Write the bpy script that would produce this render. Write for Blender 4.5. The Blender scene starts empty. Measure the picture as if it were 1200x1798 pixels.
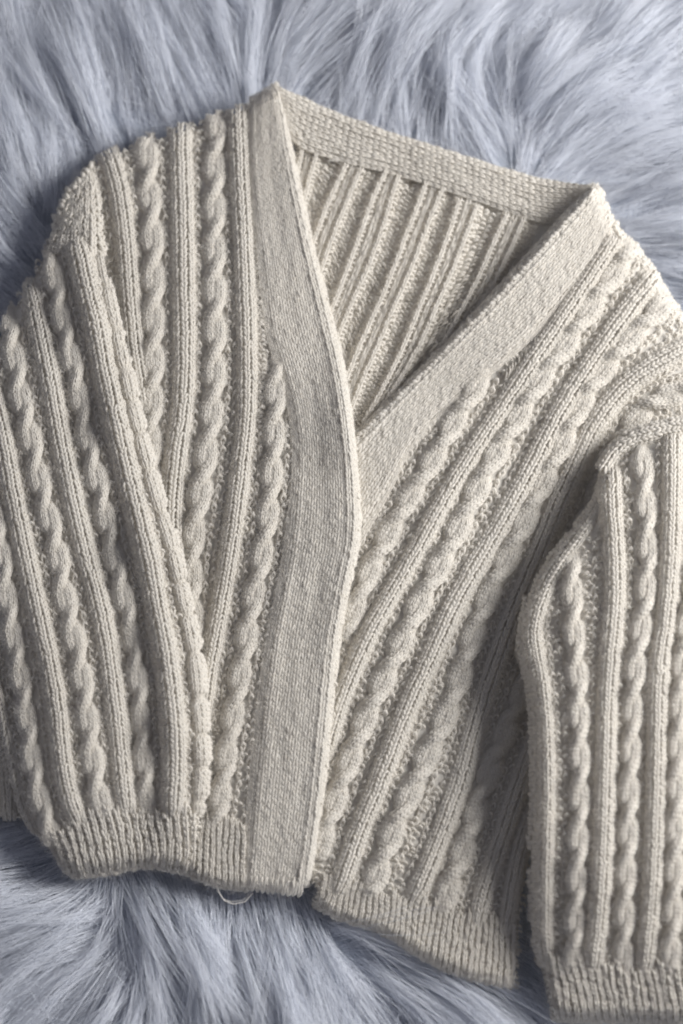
import bpy, math
import numpy as np
from mathutils import Vector
from mathutils.geometry import delaunay_2d_cdt

rng = np.random.default_rng(11)
sc = bpy.context.scene

# ------------------------------------------------------------------ camera
TILT = math.radians(12.0)
DIST = 1.05
LENS, SENS = 50.0, 24.0
cam_d = bpy.data.cameras.new("camera")
cam_d.lens = LENS
cam_d.sensor_width = SENS
cam_d.sensor_fit = 'HORIZONTAL'
cam_d.clip_start = 0.05
cam_d.clip_end = 20.0
cam = bpy.data.objects.new("camera", cam_d)
sc.collection.objects.link(cam)
CAM = np.array([0.0, -DIST * math.sin(TILT), DIST * math.cos(TILT)])
cam.location = CAM
cam.rotation_euler = (TILT, 0, 0)
sc.camera = cam
cam_d.dof.use_dof = True
cam_d.dof.focus_distance = DIST - 0.02
cam_d.dof.aperture_fstop = 2.1

# ------------------------------------------------------------------ light
w = bpy.data.worlds.new("World")
sc.world = w
w.use_nodes = True
bg = w.node_tree.nodes["Background"]
bg.inputs[0].default_value = (0.82, 0.84, 1.0, 1)
bg.inputs[1].default_value = 0.16
ld = bpy.data.lights.new("window_light", 'AREA')
ld.shape = 'RECTANGLE'
ld.size, ld.size_y = 0.72, 0.72
ld.energy = 42.0
ld.color = (1.0, 0.985, 0.97)
lo = bpy.data.objects.new("window_light", ld)
sc.collection.objects.link(lo)
LPOS = Vector((1.36, 0.27, 0.84))
lo.location = LPOS
lo.rotation_euler = (Vector((0.02, 0.06, 0.0)) - LPOS).to_track_quat('-Z', 'Y').to_euler()
sc.view_settings.view_transform = 'Standard'
sc.view_settings.look = 'None'
sc.view_settings.exposure = 0.0
sc.view_settings.gamma = 1.0
sc.cycles.max_bounces = 8
sc.cycles.diffuse_bounces = 5
sc.cycles.filter_width = 2.0
sc.cycles_curves.shape = 'RIBBONS'
sc.cycles_curves.subdivisions = 2

# ------------------------------------------------------------------ basic helpers
MM = 0.001
PXM = SENS / LENS * DIST / 1200.0          # metres per photo pixel on the rest plane
ct, st = math.cos(TILT), math.sin(TILT)

def P(px, py, z):
    """photo pixel + height (metres) -> world point"""
    px = np.asarray(px, float); py = np.asarray(py, float); z = np.asarray(z, float)
    k = SENS / LENS / 1200.0
    x = (px - 600.0) * k
    y = (899.0 - py) * k
    dx, dy, dz = x, y * ct + st, y * st - ct
    t = (z - CAM[2]) / dz
    return np.stack([CAM[0] + dx * t, CAM[1] + dy * t, z + 0 * t], -1)

def to_px(X, Y, Z):
    k = SENS / LENS / 1200.0
    vx, vy, vz = X - CAM[0], Y - CAM[1], Z - CAM[2]
    yc = vy * ct + vz * st
    zc = -vy * st + vz * ct
    return 600 + vx / -zc / k, 899 - yc / -zc / k

def smooth(pts, it=3, closed=False):
    p = np.asarray(pts, float)
    for _ in range(it):
        if closed:
            q = np.roll(p, -1, 0)
            p = np.stack([0.75 * p + 0.25 * q, 0.25 * p + 0.75 * q], 1).reshape(-1, p.shape[1])
        else:
            a, b = p[:-1], p[1:]
            m = np.stack([0.75 * a + 0.25 * b, 0.25 * a + 0.75 * b], 1).reshape(-1, p.shape[1])
            p = np.vstack([p[:1], m, p[-1:]])
    return p

def resample(pts, pitch=None, n=None):
    d = np.r_[0, np.cumsum(np.linalg.norm(np.diff(pts[:, :2], axis=0), axis=1))]
    if n is None:
        n = max(3, int(round(d[-1] / pitch)) + 1)
    s = np.linspace(0, d[-1], n)
    return np.stack([np.interp(s, d, pts[:, k]) for k in range(pts.shape[1])], 1), s

def tps(ctrl, lam=40.0):
    c = np.asarray(ctrl, float)
    X = c[:, :2] / 100.0
    n = len(X)
    def U(r2):
        return np.where(r2 > 1e-9, 0.5 * r2 * np.log(r2 + 1e-12), 0)
    K = U(((X[:, None] - X[None]) ** 2).sum(-1)) + np.eye(n) * lam / 1000
    Q = np.c_[np.ones(n), X]
    A = np.block([[K, Q], [Q.T, np.zeros((3, 3))]])
    sol = np.linalg.solve(A, np.r_[c[:, 2], 0, 0, 0])
    def f(px, py):
        px = np.asarray(px, float); sh = px.shape
        Y = np.stack([px.ravel(), np.asarray(py, float).ravel()], 1) / 100.0
        v = U(((Y[:, None] - X[None]) ** 2).sum(-1)) @ sol[:n] + np.c_[np.ones(len(Y)), Y] @ sol[n:]
        return v.reshape(sh)
    return f

def inside(poly, px, py):
    px = np.asarray(px, float); py = np.asarray(py, float)
    r = np.zeros(px.shape, bool)
    j = len(poly) - 1
    for i in range(len(poly)):
        xi, yi = poly[i]; xj, yj = poly[j]
        c = ((yi > py) != (yj > py)) & (px < (xj - xi) * (py - yi) / (yj - yi + 1e-12) + xi)
        r ^= c
        j = i
    return r

def edge_dist(poly, px, py):
    """signed distance in px to a closed outline, + inside"""
    px = np.asarray(px, float); py = np.asarray(py, float)
    best = np.full(px.shape, 1e9)
    n = len(poly)
    for i in range(n):
        a = poly[i]; b = poly[(i + 1) % n]
        ab = b - a
        t = np.clip(((px - a[0]) * ab[0] + (py - a[1]) * ab[1]) / (ab @ ab + 1e-9), 0, 1)
        best = np.minimum(best, (px - a[0] - t * ab[0]) ** 2 + (py - a[1] - t * ab[1]) ** 2)
    d = np.sqrt(best)
    return np.where(inside(poly, px, py), d, -d)

def vnoise(x, y, seed=0):
    """cheap smooth value noise, -1..1"""
    x = np.asarray(x, float); y = np.asarray(y, float)
    xi, yi = np.floor(x).astype(np.int64), np.floor(y).astype(np.int64)
    fx, fy = x - xi, y - yi
    fx = fx * fx * (3 - 2 * fx); fy = fy * fy * (3 - 2 * fy)
    def h(a, b):
        v = np.sin(a * 127.1 + b * 311.7 + seed * 74.7) * 43758.5453
        return v - np.floor(v)
    return 2 * ((h(xi, yi) * (1 - fx) + h(xi + 1, yi) * fx) * (1 - fy) + (h(xi, yi + 1) * (1 - fx) + h(xi + 1, yi + 1) * fx) * fy) - 1

# ------------------------------------------------------------------ objects and materials
def link(o, parent=None, **props):
    sc.collection.objects.link(o)
    if parent is not None:
        o.parent = parent
    for k, v in props.items():
        o[k] = v
    return o

def mesh_obj(name, V, F, mat, parent=None, **props):
    """V (n,3) and F (m,4) or (m,3) numpy -> one smooth mesh object"""
    me = bpy.data.meshes.new(name)
    V = np.asarray(V, np.float32); F = np.asarray(F, np.int32)
    k = F.shape[1]
    me.vertices.add(len(V)); me.vertices.foreach_set("co", V.ravel())
    me.loops.add(F.size); me.loops.foreach_set("vertex_index", F.ravel())
    me.polygons.add(len(F))
    me.polygons.foreach_set("loop_start", np.arange(0, F.size, k, dtype=np.int32))
    me.polygons.foreach_set("loop_total", np.full(len(F), k, np.int32))
    me.polygons.foreach_set("use_smooth", np.ones(len(F), bool))
    me.update(calc_edges=True)
    me.materials.append(mat)
    return link(bpy.data.objects.new(name, me), parent, **props)

def wool_material(name, base, dark, sheen=0.35):
    m = bpy.data.materials.new(name)
    m.use_nodes = True
    nt = m.node_tree; N = nt.nodes; L = nt.links
    b = N["Principled BSDF"]
    b.inputs["Roughness"].default_value = 0.92
    b.inputs["Specular IOR Level"].default_value = 0.18
    b.inputs["Sheen Weight"].default_value = sheen
    b.inputs["Sheen Roughness"].default_value = 0.45
    b.inputs["Sheen Tint"].default_value = (1, 0.97, 0.92, 1)
    tc = N.new("ShaderNodeTexCoord")
    n1 = N.new("ShaderNodeTexNoise"); n1.inputs["Scale"].default_value = 420; n1.inputs["Detail"].default_value = 4
    n2 = N.new("ShaderNodeTexNoise"); n2.inputs["Scale"].default_value = 14; n2.inputs["Detail"].default_value = 3
    L.new(tc.outputs["Object"], n1.inputs["Vector"]); L.new(tc.outputs["Object"], n2.inputs["Vector"])
    mx = N.new("ShaderNodeMath"); mx.operation = 'MULTIPLY_ADD'; mx.inputs[1].default_value = 0.75
    L.new(n1.outputs["Fac"], mx.inputs[0])
    sc2 = N.new("ShaderNodeMath"); sc2.operation = 'MULTIPLY'; sc2.inputs[1].default_value = 0.3
    L.new(n2.outputs["Fac"], sc2.inputs[0]); L.new(sc2.outputs[0], mx.inputs[2])
    r = N.new("ShaderNodeValToRGB")
    r.color_ramp.elements[0].position = 0.3; r.color_ramp.elements[0].color = (*dark, 1)
    r.color_ramp.elements[1].position = 0.72; r.color_ramp.elements[1].color = (*base, 1)
    L.new(mx.outputs[0], r.inputs[0]); L.new(r.outputs[0], b.inputs["Base Color"])
    n3 = N.new("ShaderNodeTexNoise"); n3.inputs["Scale"].default_value = 1600; n3.inputs["Detail"].default_value = 2
    L.new(tc.outputs["Object"], n3.inputs["Vector"])
    bp = N.new("ShaderNodeBump"); bp.inputs["Strength"].default_value = 0.5; bp.inputs["Distance"].default_value = 0.0006
    L.new(n3.outputs["Fac"], bp.inputs["Height"]); L.new(bp.outputs[0], b.inputs["Normal"])
    tr = N.new("ShaderNodeBsdfTranslucent"); L.new(r.outputs[0], tr.inputs["Color"])
    ms = N.new("ShaderNodeMixShader"); ms.inputs[0].default_value = 0.30      # light passes through loose wool
    L.new(b.outputs[0], ms.inputs[1]); L.new(tr.outputs[0], ms.inputs[2]); L.new(ms.outputs[0], N["Material Output"].inputs["Surface"])
    return m

M_WOOL = wool_material("cream_wool", (0.90, 0.868, 0.806), (0.845, 0.80, 0.724))
M_FUZZ = bpy.data.materials.new("wool_fibre"); M_FUZZ.use_nodes = True
_b = M_FUZZ.node_tree.nodes["Principled BSDF"]
_b.inputs["Base Color"].default_value = (0.87, 0.835, 0.78, 1); _b.inputs["Roughness"].default_value = 0.7
M_FUR = bpy.data.materials.new("white_faux_fur"); M_FUR.use_nodes = True
_b = M_FUR.node_tree.nodes["Principled BSDF"]
_b.inputs["Base Color"].default_value = (0.80, 0.83, 0.895, 1); _b.inputs["Roughness"].default_value = 0.30
_b.inputs["Specular IOR Level"].default_value = 0.6
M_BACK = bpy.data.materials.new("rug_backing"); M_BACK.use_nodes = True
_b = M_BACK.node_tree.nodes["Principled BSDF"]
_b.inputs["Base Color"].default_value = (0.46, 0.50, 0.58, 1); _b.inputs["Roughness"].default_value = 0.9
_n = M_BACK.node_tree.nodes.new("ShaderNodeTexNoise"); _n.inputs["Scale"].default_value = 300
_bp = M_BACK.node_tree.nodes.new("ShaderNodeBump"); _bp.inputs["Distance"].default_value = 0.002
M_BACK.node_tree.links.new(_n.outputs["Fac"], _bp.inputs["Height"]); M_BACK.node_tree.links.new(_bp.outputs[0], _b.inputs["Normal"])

# ------------------------------------------------------------------ stitch templates (unit: width 1 across, height 1 along)
def tube_template(path, rad, sides=5, drop=1):
    path = np.asarray(path, float); n = len(path)
    T = np.gradient(path, axis=0); T /= np.linalg.norm(T, axis=1)[:, None]
    up = np.array([0, 0, 1.0])
    S = np.cross(T, up); S /= np.linalg.norm(S, axis=1)[:, None]
    U = np.cross(S, T)
    V = []
    for i in range(n):
        for k in range(sides):
            a = -math.pi / 2 + math.pi / sides + 2 * math.pi * k / sides
            V.append(path[i] + rad[i] * (math.cos(a) * S[i] + math.sin(a) * U[i]))
    F = []
    for i in range(n - 1):
        for k in range(sides - drop):           # the face that lies on the fabric is left open
            k2 = (k + 1) % sides
            F.append((i * sides + k, i * sides + k2, (i + 1) * sides + k2, (i + 1) * sides + k))
    return np.array(V), np.array(F)

def join(*parts):
    V, F, o = [], [], 0
    for v, f in parts:
        V.append(v); F.append(f + o); o += len(v)
    return np.vstack(V), np.vstack(F)

def leg(s):
    # y measured in row heights (about 0.74 of a stitch width)
    p = [(s * .03, -.66, -.18), (s * .12, -.32, .05), (s * .23, .08, .12), (s * .32, .45, .05), (s * .36, .80, -.20)]
    p = [(x, y * .74, z) for x, y, z in p]
    return tube_template(p, [.14, .225, .25, .225, .14])
KNIT = join(leg(-1), leg(1))
p = [(-.44, -.22, -.24), (-.30, .02, .06), (0, .13, .24), (.30, .02, .06), (.44, -.22, -.24)]
PURL = tube_template(p, [.12, .20, .25, .20, .12])
p = [(-.42, -.42, -.30), (-.34, -.02, .10), (0, .24, .32), (.34, -.02, .10), (.42, -.42, -.30)]
BEAD = tube_template(p, [.15, .25, .30, .25, .15])
TEMPL = {'knit': KNIT, 'purl': PURL, 'bead': BEAD}


HALO = {}
class Bag:
    """collects stitches of one part into one mesh"""
    def __init__(self):
        self.V, self.F, self.o, self.S = [], [], 0, []
    def grid(self, G, kind='knit', mask=None, L=None, jit=0.05, fat=1.0, fuzz=1.0, flat=.72, over=1.0):
        R, C = G.shape[:2]
        T = -np.gradient(G, axis=0)
        if kind == 'purl':          # neighbouring purl columns sit half a row apart
            G = G + T * .5 * (np.arange(C) % 2)[None, :, None]
        if L is None:
            L = np.gradient(G, axis=1) if C > 1 else None
        if L is None:
            d = np.cross(T, np.array([0, 0, 1.0])); L = d / np.linalg.norm(d, axis=-1)[..., None] * 11 * PXM
        Bn = np.cross(L, T)
        Bn *= np.where(Bn[..., 2:] < 0, -1, 1)
        Bn /= np.linalg.norm(Bn, axis=-1)[..., None] + 1e-12
        if mask is None:
            mask = np.ones((R, C), bool)
        c, T, L, Bn = G[mask], T[mask], L[mask], Bn[mask]
        n = len(c)
        if n == 0:
            return
        wl = np.linalg.norm(L, axis=-1)[:, None]
        j = lambda a: 1 + rng.normal(0, a, (n, 1))
        c = c + L * rng.normal(0, jit * .8, (n, 1)) + T * rng.normal(0, jit, (n, 1)) + Bn * wl * rng.normal(0, jit * .8, (n, 1))
        ang = rng.normal(0, jit * 1.4, (n, 1))
        L, T = L * j(jit * .6) + T * ang * .6, T * j(jit) - L * ang * .6
        tv, tf = TEMPL[kind]
        V = (c[:, None] + tv[None, :, 0:1] * fat * L[:, None] + (tv[None, :, 1:2] / .74 * over) * T[:, None]
             + tv[None, :, 2:3] * fat * flat * (wl * j(jit))[:, None] * Bn[:, None])
        self.V.append(V.reshape(-1, 3))
        self.F.append((tf[None] + (self.o + np.arange(n) * len(tv))[:, None, None]).reshape(-1, 4))
        self.o += n * len(tv)
        if fuzz > 0:
            self.fibres(c, L, T, Bn, wl, fuzz)
            self.S.append(np.stack([c, Bn, T / np.linalg.norm(T, axis=-1)[:, None]], 1))
    def fibres(self, c, L, T, Bn, wl, dens):
        """fine loose fibres lying over and standing off the yarn: tapered two-quad ribbons"""
        k = int(round(6.4 * dens))
        if k < 1:
            return
        i = np.repeat(np.arange(len(c)), k); n = len(i)
        c, L, T, Bn, wl = c[i], L[i] / wl[i], T[i] / np.linalg.norm(T[i], axis=-1)[:, None], Bn[i], wl[i]
        r = lambda a=0., b=1.: rng.uniform(a, b, (n, 1))
        o = c + L * wl * r(-.55, .55) + T * wl * r(-.5, .5) + Bn * wl * r(.18, .36)
        long_ = rng.random((n, 1)) < .10
        a = rng.normal(0, .75, (n, 1)) + np.where(rng.random((n, 1)) < .5, 0, math.pi)
        d = T * np.cos(a) + L * np.sin(a)
        e = np.cross(Bn, d)
        ln = np.where(long_, r(.004, .0085), r(.0018, .0042))
        lift = np.where(long_, r(.15, .9), r(-.05, .28))
        bend = rng.normal(0, .35, (n, 1)); fall = np.where(long_, r(-.3, .5), r(.05, .3))
        wd = np.where(long_, r(.00003, .00005), r(.00005, .00008))
        m = o + d * ln * .5 + Bn * ln * lift * .5 + e * ln * bend * .25
        t = o + d * ln + Bn * ln * (lift - fall) + e * ln * bend
        sd = e * np.cos(r(0, 3.1)) + Bn * np.sin(r(0, 3.1)); sd /= np.linalg.norm(sd, axis=1)[:, None]
        V = np.stack([o - sd * wd, o + sd * wd, m + sd * wd * .8, m - sd * wd * .8, t + sd * wd * .2, t - sd * wd * .2], 1)
        f = np.array([(0, 1, 2, 3), (3, 2, 4, 5)])
        self.V.append(V.reshape(-1, 3)); self.F.append((f[None] + (self.o + np.arange(n) * 6)[:, None, None]).reshape(-1, 4)); self.o += n * 6
    def tube(self, pts, r, sides=8):
        v, f = tube_template(pts, np.full(len(pts), r) if np.ndim(r) == 0 else r, sides, 0)
        self.V.append(v); self.F.append(f + self.o); self.o += len(v)
    def build(self, name, parent, mat=None, **props):
        if not self.V:
            return None
        if self.S:
            HALO.setdefault(parent.name, []).extend(self.S)
        return mesh_obj(name, np.vstack(self.V), np.vstack(self.F), mat or M_WOOL, parent, **props)

ROW = 8.5

class Panel:
    def __init__(self, outline, ctrl, roll=5.0, rollw=16.0, hide=(), it=2):
        self.out = smooth(outline, it, True)
        self.zf = tps(ctrl)
        self.roll, self.rollw, self.hide = roll, rollw, hide
    def z(self, px, py):
        """base fabric height in mm, rolling down towards the outline"""
        d = edge_dist(self.out, px, py)
        q = np.clip(1 - d / self.rollw, 0, 1.6)
        wav = 0.9 * vnoise(px / 70, py / 70, 3)
        return self.zf(px, py) + wav - self.roll * q * q
    def keep(self, px, py, tol=-6):
        m = edge_dist(self.out, px, py) > tol
        for h, t in self.hide:
            m &= edge_dist(h, px, py) < t
        return m
    def ground(self, name, parent, lower=1.6, skirt=9.0, inset=5.0, **props):
        o, _ = resample(np.vstack([self.out, self.out[:1]]), 9.0)
        o = o[:-1]
        nx = np.roll(o, -1, 0) - np.roll(o, 1, 0)
        nx = np.stack([-nx[:, 1], nx[:, 0]], 1); nx /= np.linalg.norm(nx, axis=1)[:, None]
        cand = o + nx * inset
        sgn = np.where(inside(self.out, *(o + nx * 2).T), 1, -1)[:, None]
        o = o + nx * sgn * inset
        x0, y0 = o.min(0); x1, y1 = o.max(0)
        gx, gy = np.meshgrid(np.arange(x0, x1, 11.0), np.arange(y0, y1, 11.0))
        g = np.stack([gx.ravel(), gy.ravel()], 1)
        g = g[edge_dist(o, g[:, 0], g[:, 1]) > 6]
        pts = np.vstack([o, g]); nb = len(o)
        r = delaunay_2d_cdt([Vector(q) for q in pts], [(i, (i + 1) % nb) for i in range(nb)], [], 1, 1e-4)
        v2 = np.array([tuple(q) for q in r[0]]); tri = np.array([list(f) for f in r[2]], int)
        Z = self.z(v2[:, 0], v2[:, 1]) - lower
        V = P(v2[:, 0], v2[:, 1], Z * MM)
        # skirt so that no edge floats
        cnt = {}
        for f in tri:
            for a, b in ((f[0], f[1]), (f[1], f[2]), (f[2], f[0])):
                k = (min(a, b), max(a, b)); cnt[k] = cnt.get(k, 0) + 1
        be = [k for k, c in cnt.items() if c == 1]
        bv = sorted({i for e in be for i in e}); mp = {b: len(V) + i for i, b in enumerate(bv)}
        S = V[bv].copy(); S[:, 2] = np.minimum(S[:, 2] - skirt * MM, -0.002)
        V = np.vstack([V, S])
        F = [tuple(f) for f in tri] + [q for a, b in be for q in ((a, b, mp[b]), (a, mp[b], mp[a]))]
        return mesh_obj(name, V, np.array(F), M_WOOL, parent, **props)

RIB_DX = np.array([-18.6, -12.2, 0, 12.2, 18.6]); RIB_DZ = np.array([0.2, 3.5, 5.2, 3.5, 0.2])

def line_frames(panel, pts, pitch=ROW, ext=0):
    pts = np.asarray(pts, float)
    if ext:
        v = pts[0] - pts[1]; pts = np.vstack([pts[0] + v / np.linalg.norm(v) * ext, pts])
    p, s = resample(smooth(pts, 3), pitch)
    d = np.gradient(p, axis=0); d /= np.linalg.norm(d, axis=1)[:, None]
    nrm = np.stack([-d[:, 1], d[:, 0]], 1)        # pointing to the left of travel; travel is downwards so flip to photo right
    nrm = nrm * (-1 if nrm[:, 0].mean() < 0 else 1)
    return p, s, d, nrm

def rib(panel, parent, pts, width=1.0, height=1.0, dx=RIB_DX, dz=RIB_DZ, name='rib', pitch=ROW, jit=.05, ext=8, taper=0, pinch=0):
    p, s, d, n = line_frames(panel, pts, pitch, ext)
    tp = (np.clip(s / taper, 0, 1) ** .6 if taper else 1 + 0 * s) * (.45 + .55 * np.clip((s[-1] - s) / 34, 0, 1) ** .6)
    wv = 1 + 0.05 * vnoise(s / 60, s * 0 + p[0, 0], 5)
    if pinch:                                   # drawn in at even steps, like a seam eased along a cable
        pk = np.exp(-(((s + 9 * np.sin(s / 50)) % pinch - pinch / 2) / 7.5) ** 2)
        tp = tp * (1 - .5 * pk); wv = wv * (1 - .2 * pk)
    q = p[:, None] + n[:, None] * (dx * width)[None, :, None] * (wv * (.4 + .6 * tp))[:, None, None]
    base = panel.z(q[..., 0], q[..., 1])
    mid = panel.z(p[:, 0], p[:, 1])[:, None]
    Z = 0.5 * base + 0.5 * mid + dz[None] * height * tp[:, None] * (1 + .08 * vnoise(s / 45, s * 0 + p[0, 1], 8))[:, None]
    B = Bag()
    B.grid(P(q[..., 0], q[..., 1], Z * MM), 'knit', panel.keep(q[..., 0], q[..., 1], -6), jit=jit)
    return B.build(name, parent)

def cable(panel, parent, pts, width=1.0, height=1.0, period=72.0, phase=0.0, name='cable', ext=8, taper=0):
    p, s, d, n = line_frames(panel, pts, 8.0, ext)
    if taper:
        k_ = np.clip(s / taper, 0, 1) ** .7
        width = (width * (.35 + .65 * k_)); height = (height * (-.35 + 1.35 * k_))
    B = Bag()
    base = panel.z(p[:, 0], p[:, 1])
    q = (s + phase) / period
    k = np.floor(q); f = q - k
    tt = np.clip((f - .10) / .80, 0, 1); tt = tt * tt * (3 - 2 * tt)
    bump = np.sin(math.pi * tt)
    swell = 1 + .05 * np.cos(2 * math.pi * q)     # widest between two crossings
    width = np.broadcast_to(width, s.shape); height = np.broadcast_to(height, s.shape) * (.4 + .6 * np.clip((s[-1] - s) / 34, 0, 1) ** .6)
    X = 9.9 * width
    for strand in (0, 1):
        over = ((k + strand) % 2) == 0            # the strand that starts on the right crosses over to the left
        x = np.where(over, X - 2 * X * tt, -X + 2 * X * tt) * swell
        zc = np.where(over, 3.4 + 2.6 * bump, 3.4 - 3.1 * bump) * height
        cols = np.array([-9.6, -3.6, 3.6, 9.6])[None] * width[:, None]
        xx = x[:, None] + cols
        cz = np.array([-2.3, 0, 0, -2.3])[None] * (.22 + .90 * bump[:, None])
        Z = base[:, None] + zc[:, None] + (cz - 2.4 * np.clip(np.abs(xx) / (20 * width[:, None]), 0, 1.15) ** 3) * height[:, None]
        Q = p[:, None] + n[:, None] * xx[..., None]
        B.grid(P(Q[..., 0], Q[..., 1], Z * MM), 'knit', panel.keep(Q[..., 0], Q[..., 1], -6), jit=.05, fat=1.2, fuzz=.7)
    return B.build(name, parent)

WID = {'r': 34.0, 'c': 42.0, 'e': 0.0}

def gaps(panel, parent, rails, name='purl_ground', spacing=10.5, maxgap=70, skip=()):
    """purl stitches in the valleys between neighbouring ribs and cables; rails = [(kind, pts, width)]"""
    B = Bag(); done = []
    for (ka, a, wa), (kb, b, wb) in zip(rails[:-1], rails[1:]):
        p, s = resample(smooth(a, 3), ROW)
        o, _ = resample(smooth(b, 3), 2.0)
        D = ((p[:, None] - o[None]) ** 2).sum(-1)
        i = D.argmin(1)
        v = o[i] - p; dist = np.sqrt(D[np.arange(len(p)), i])
        ok = (dist > 6) & (dist < maxgap + (WID[ka] * wa + WID[kb] * wb) / 2) & (i > 0) & (i < len(o) - 1)
        if ok.sum() < 3:
            continue
        u = v / (dist[:, None] + 1e-6)
        s0 = WID[ka] * wa / 2 - 1; s1 = dist - WID[kb] * wb / 2 + 1
        g = s1 - s0
        nc = max(1, int(round(np.median(g[ok]) / spacing)))
        ok &= g > 3
        f = (np.arange(nc) + .5) / nc
        Q = p[:, None] + u[:, None] * (s0 + g[:, None] * f[None])[..., None]
        # alternate columns sit half a row apart
        Z = panel.z(Q[..., 0], Q[..., 1]) + 0.2
        sp = np.minimum(g / nc, 9.5)[:, None]
        rows_ = np.arange(len(p))[:, None] + np.arange(nc)[None]
        hi = rows_ % 2 == 0                           # seed stitch: every other stitch is a raised bead
        Z = Z + np.where(hi, -.1, -1.3)
        L = P(Q[..., 0] + u[:, None, 0] * sp, Q[..., 1] + u[:, None, 1] * sp, Z * MM) - P(Q[..., 0], Q[..., 1], Z * MM)
        m = ok[:, None] & panel.keep(Q[..., 0], Q[..., 1], 1)
        G = P(Q[..., 0], Q[..., 1], Z * MM)
        B.grid(G, 'bead', m & hi, L=L, jit=.13, fuzz=.8)
        B.grid(G, 'knit', m & ~hi, L=L, jit=.13, fuzz=.3)
        done.append(Q[m])
    # fill what is left of the ground with loose purl stitches that follow the nearest rib
    R = [(resample(smooth(a, 3), 6.0)[0], WID[ka] * wa / 2) for ka, a, wa in rails]
    rp = np.vstack([r for r, _ in R]); rw = np.concatenate([np.full(len(r), w_) for r, w_ in R])
    rd = np.vstack([np.gradient(r, axis=0) for r, _ in R]); rd /= np.linalg.norm(rd, axis=1)[:, None]
    x0, y0 = panel.out.min(0); x1, y1 = panel.out.max(0)
    gx, gy = np.meshgrid(np.arange(x0, x1, 10.0), np.arange(y0, y1, 8.5))
    gx[1::2] += 5
    g = np.stack([gx.ravel(), gy.ravel()], 1) + rng.normal(0, .8, (gx.size, 2))
    g = g[panel.keep(g[:, 0], g[:, 1], 0)]
    for h in skip:
        g = g[edge_dist(smooth(h, 1, True), g[:, 0], g[:, 1]) < 10]
    D = np.sqrt(((g[:, None] - rp[None]) ** 2).sum(-1))
    near = (D - rw[None]).min(1); idx = D.argmin(1)
    dn = np.vstack(done)
    far = np.full(len(g), 1e9)
    for q in np.array_split(dn, 20):
        far = np.minimum(far, np.sqrt(((g[:, None] - q[None]) ** 2).sum(-1)).min(1) if len(q) else 1e9)
    sel = (near > 0.5) & (far > 7.0)
    g, t = g[sel], rd[idx[sel]]
    if len(g):
        Z = (panel.z(g[:, 0], g[:, 1]) - .2) * MM
        c = P(g[:, 0], g[:, 1], Z)
        T = P(g[:, 0] - t[:, 0] * 8.5, g[:, 1] - t[:, 1] * 8.5, Z) - c
        L = P(g[:, 0] - t[:, 1] * 10.5, g[:, 1] + t[:, 0] * 10.5, Z) - c
        B.grid(np.stack([c + T, c, c - T]), 'purl', np.array([0, 1, 0], bool)[:, None] & np.ones((3, len(g)), bool), L=np.stack([L] * 3), jit=.12, fuzz=.6)
    return B.build(name, parent, kind='stuff')

def field(panel, edge_a, edge_b, ncols, kinds='k', pitch=ROW, dz=lambda f, s: 0 * f, f0=None, keep_tol=-6, fat=1.0, jit=.05, bag=None, wave=None, fuzz=1.0, flat=.72, over=1.0):
    """stitches in ncols columns that run along two edges; dz(f, s) adds height in mm. kinds: 'k'/'p' per column, repeated"""
    a = smooth(edge_a, 3); b = smooth(edge_b, 3)
    la = np.linalg.norm(np.diff(a, axis=0), axis=1).sum(); lb = np.linalg.norm(np.diff(b, axis=0), axis=1).sum()
    n = max(3, int(round((la + lb) / 2 / pitch)) + 1)
    a, _ = resample(a, n=n); b, _ = resample(b, n=n)
    f = (np.arange(ncols) + .5) / ncols if f0 is None else np.asarray(f0)
    Q = a[:, None] * (1 - f)[None, :, None] + b[:, None] * f[None, :, None]
    S = np.linspace(0, 1, n)[:, None] + 0 * f[None]
    if wave is not None:
        Q = Q + wave(Q)
    Z = panel.z(Q[..., 0], Q[..., 1]) + dz(f[None] + 0 * S, S)
    G = P(Q[..., 0], Q[..., 1], Z * MM)
    m = panel.keep(Q[..., 0], Q[..., 1], keep_tol)
    B = bag or Bag()
    for kd in ('k', 'p', 'b'):
        cm = np.array([kinds[i % len(kinds)] == kd for i in range(len(f))])

        if cm.any():
            B.grid(G, {'k': 'knit', 'p': 'purl', 'b': 'bead'}[kd], m & cm[None], jit=jit, fat=fat, fuzz=fuzz, flat=flat, over=over)
    return B

# ------------------------------------------------------------------ the cardigan
cardigan = bpy.data.objects.new("cardigan", None)
cardigan.location = (0, 0, 0)
link(cardigan, None, label="cream cable knit wool cardigan laid open at the neck on white fur", category="cardigan")

O_LS = [(80,434),(108,412),(166,410),(195,515),(215,600),(237,690),(252,760),(270,830),(292,910),(312,960),(327,1040),(347,1120),(357,1190),(364,1280),(368,1340),(358,1420),(350,1480),(346,1534),(287,1520),(240,1517),(187,1530),(123,1538),(98,1500),(60,1462),(37,1430),(20,1370),(8,1320),(-8,1262),(-60,1120),(-90,800),(-40,640),(0,585),(22,537),(50,498)]
O_RS = [(1075,802),(1112,775),(1137,765),(1200,750),(1330,735),(1330,1840),(1260,1800),(1200,1793),(1100,1790),(972,1788),(965,1760),(958,1717),(945,1675),(938,1625),(939,1525),(940,1450),(940,1325),(938,1250),(935,1212),(925,1187),(913,1157),(904,1130),(913,1105),(923,1075),(935,1043),(968,987),(995,955),(1020,922),(1048,880),(1058,835)]
SL, SR = smooth(O_LS, 2, True), smooth(O_RS, 2, True)

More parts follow.
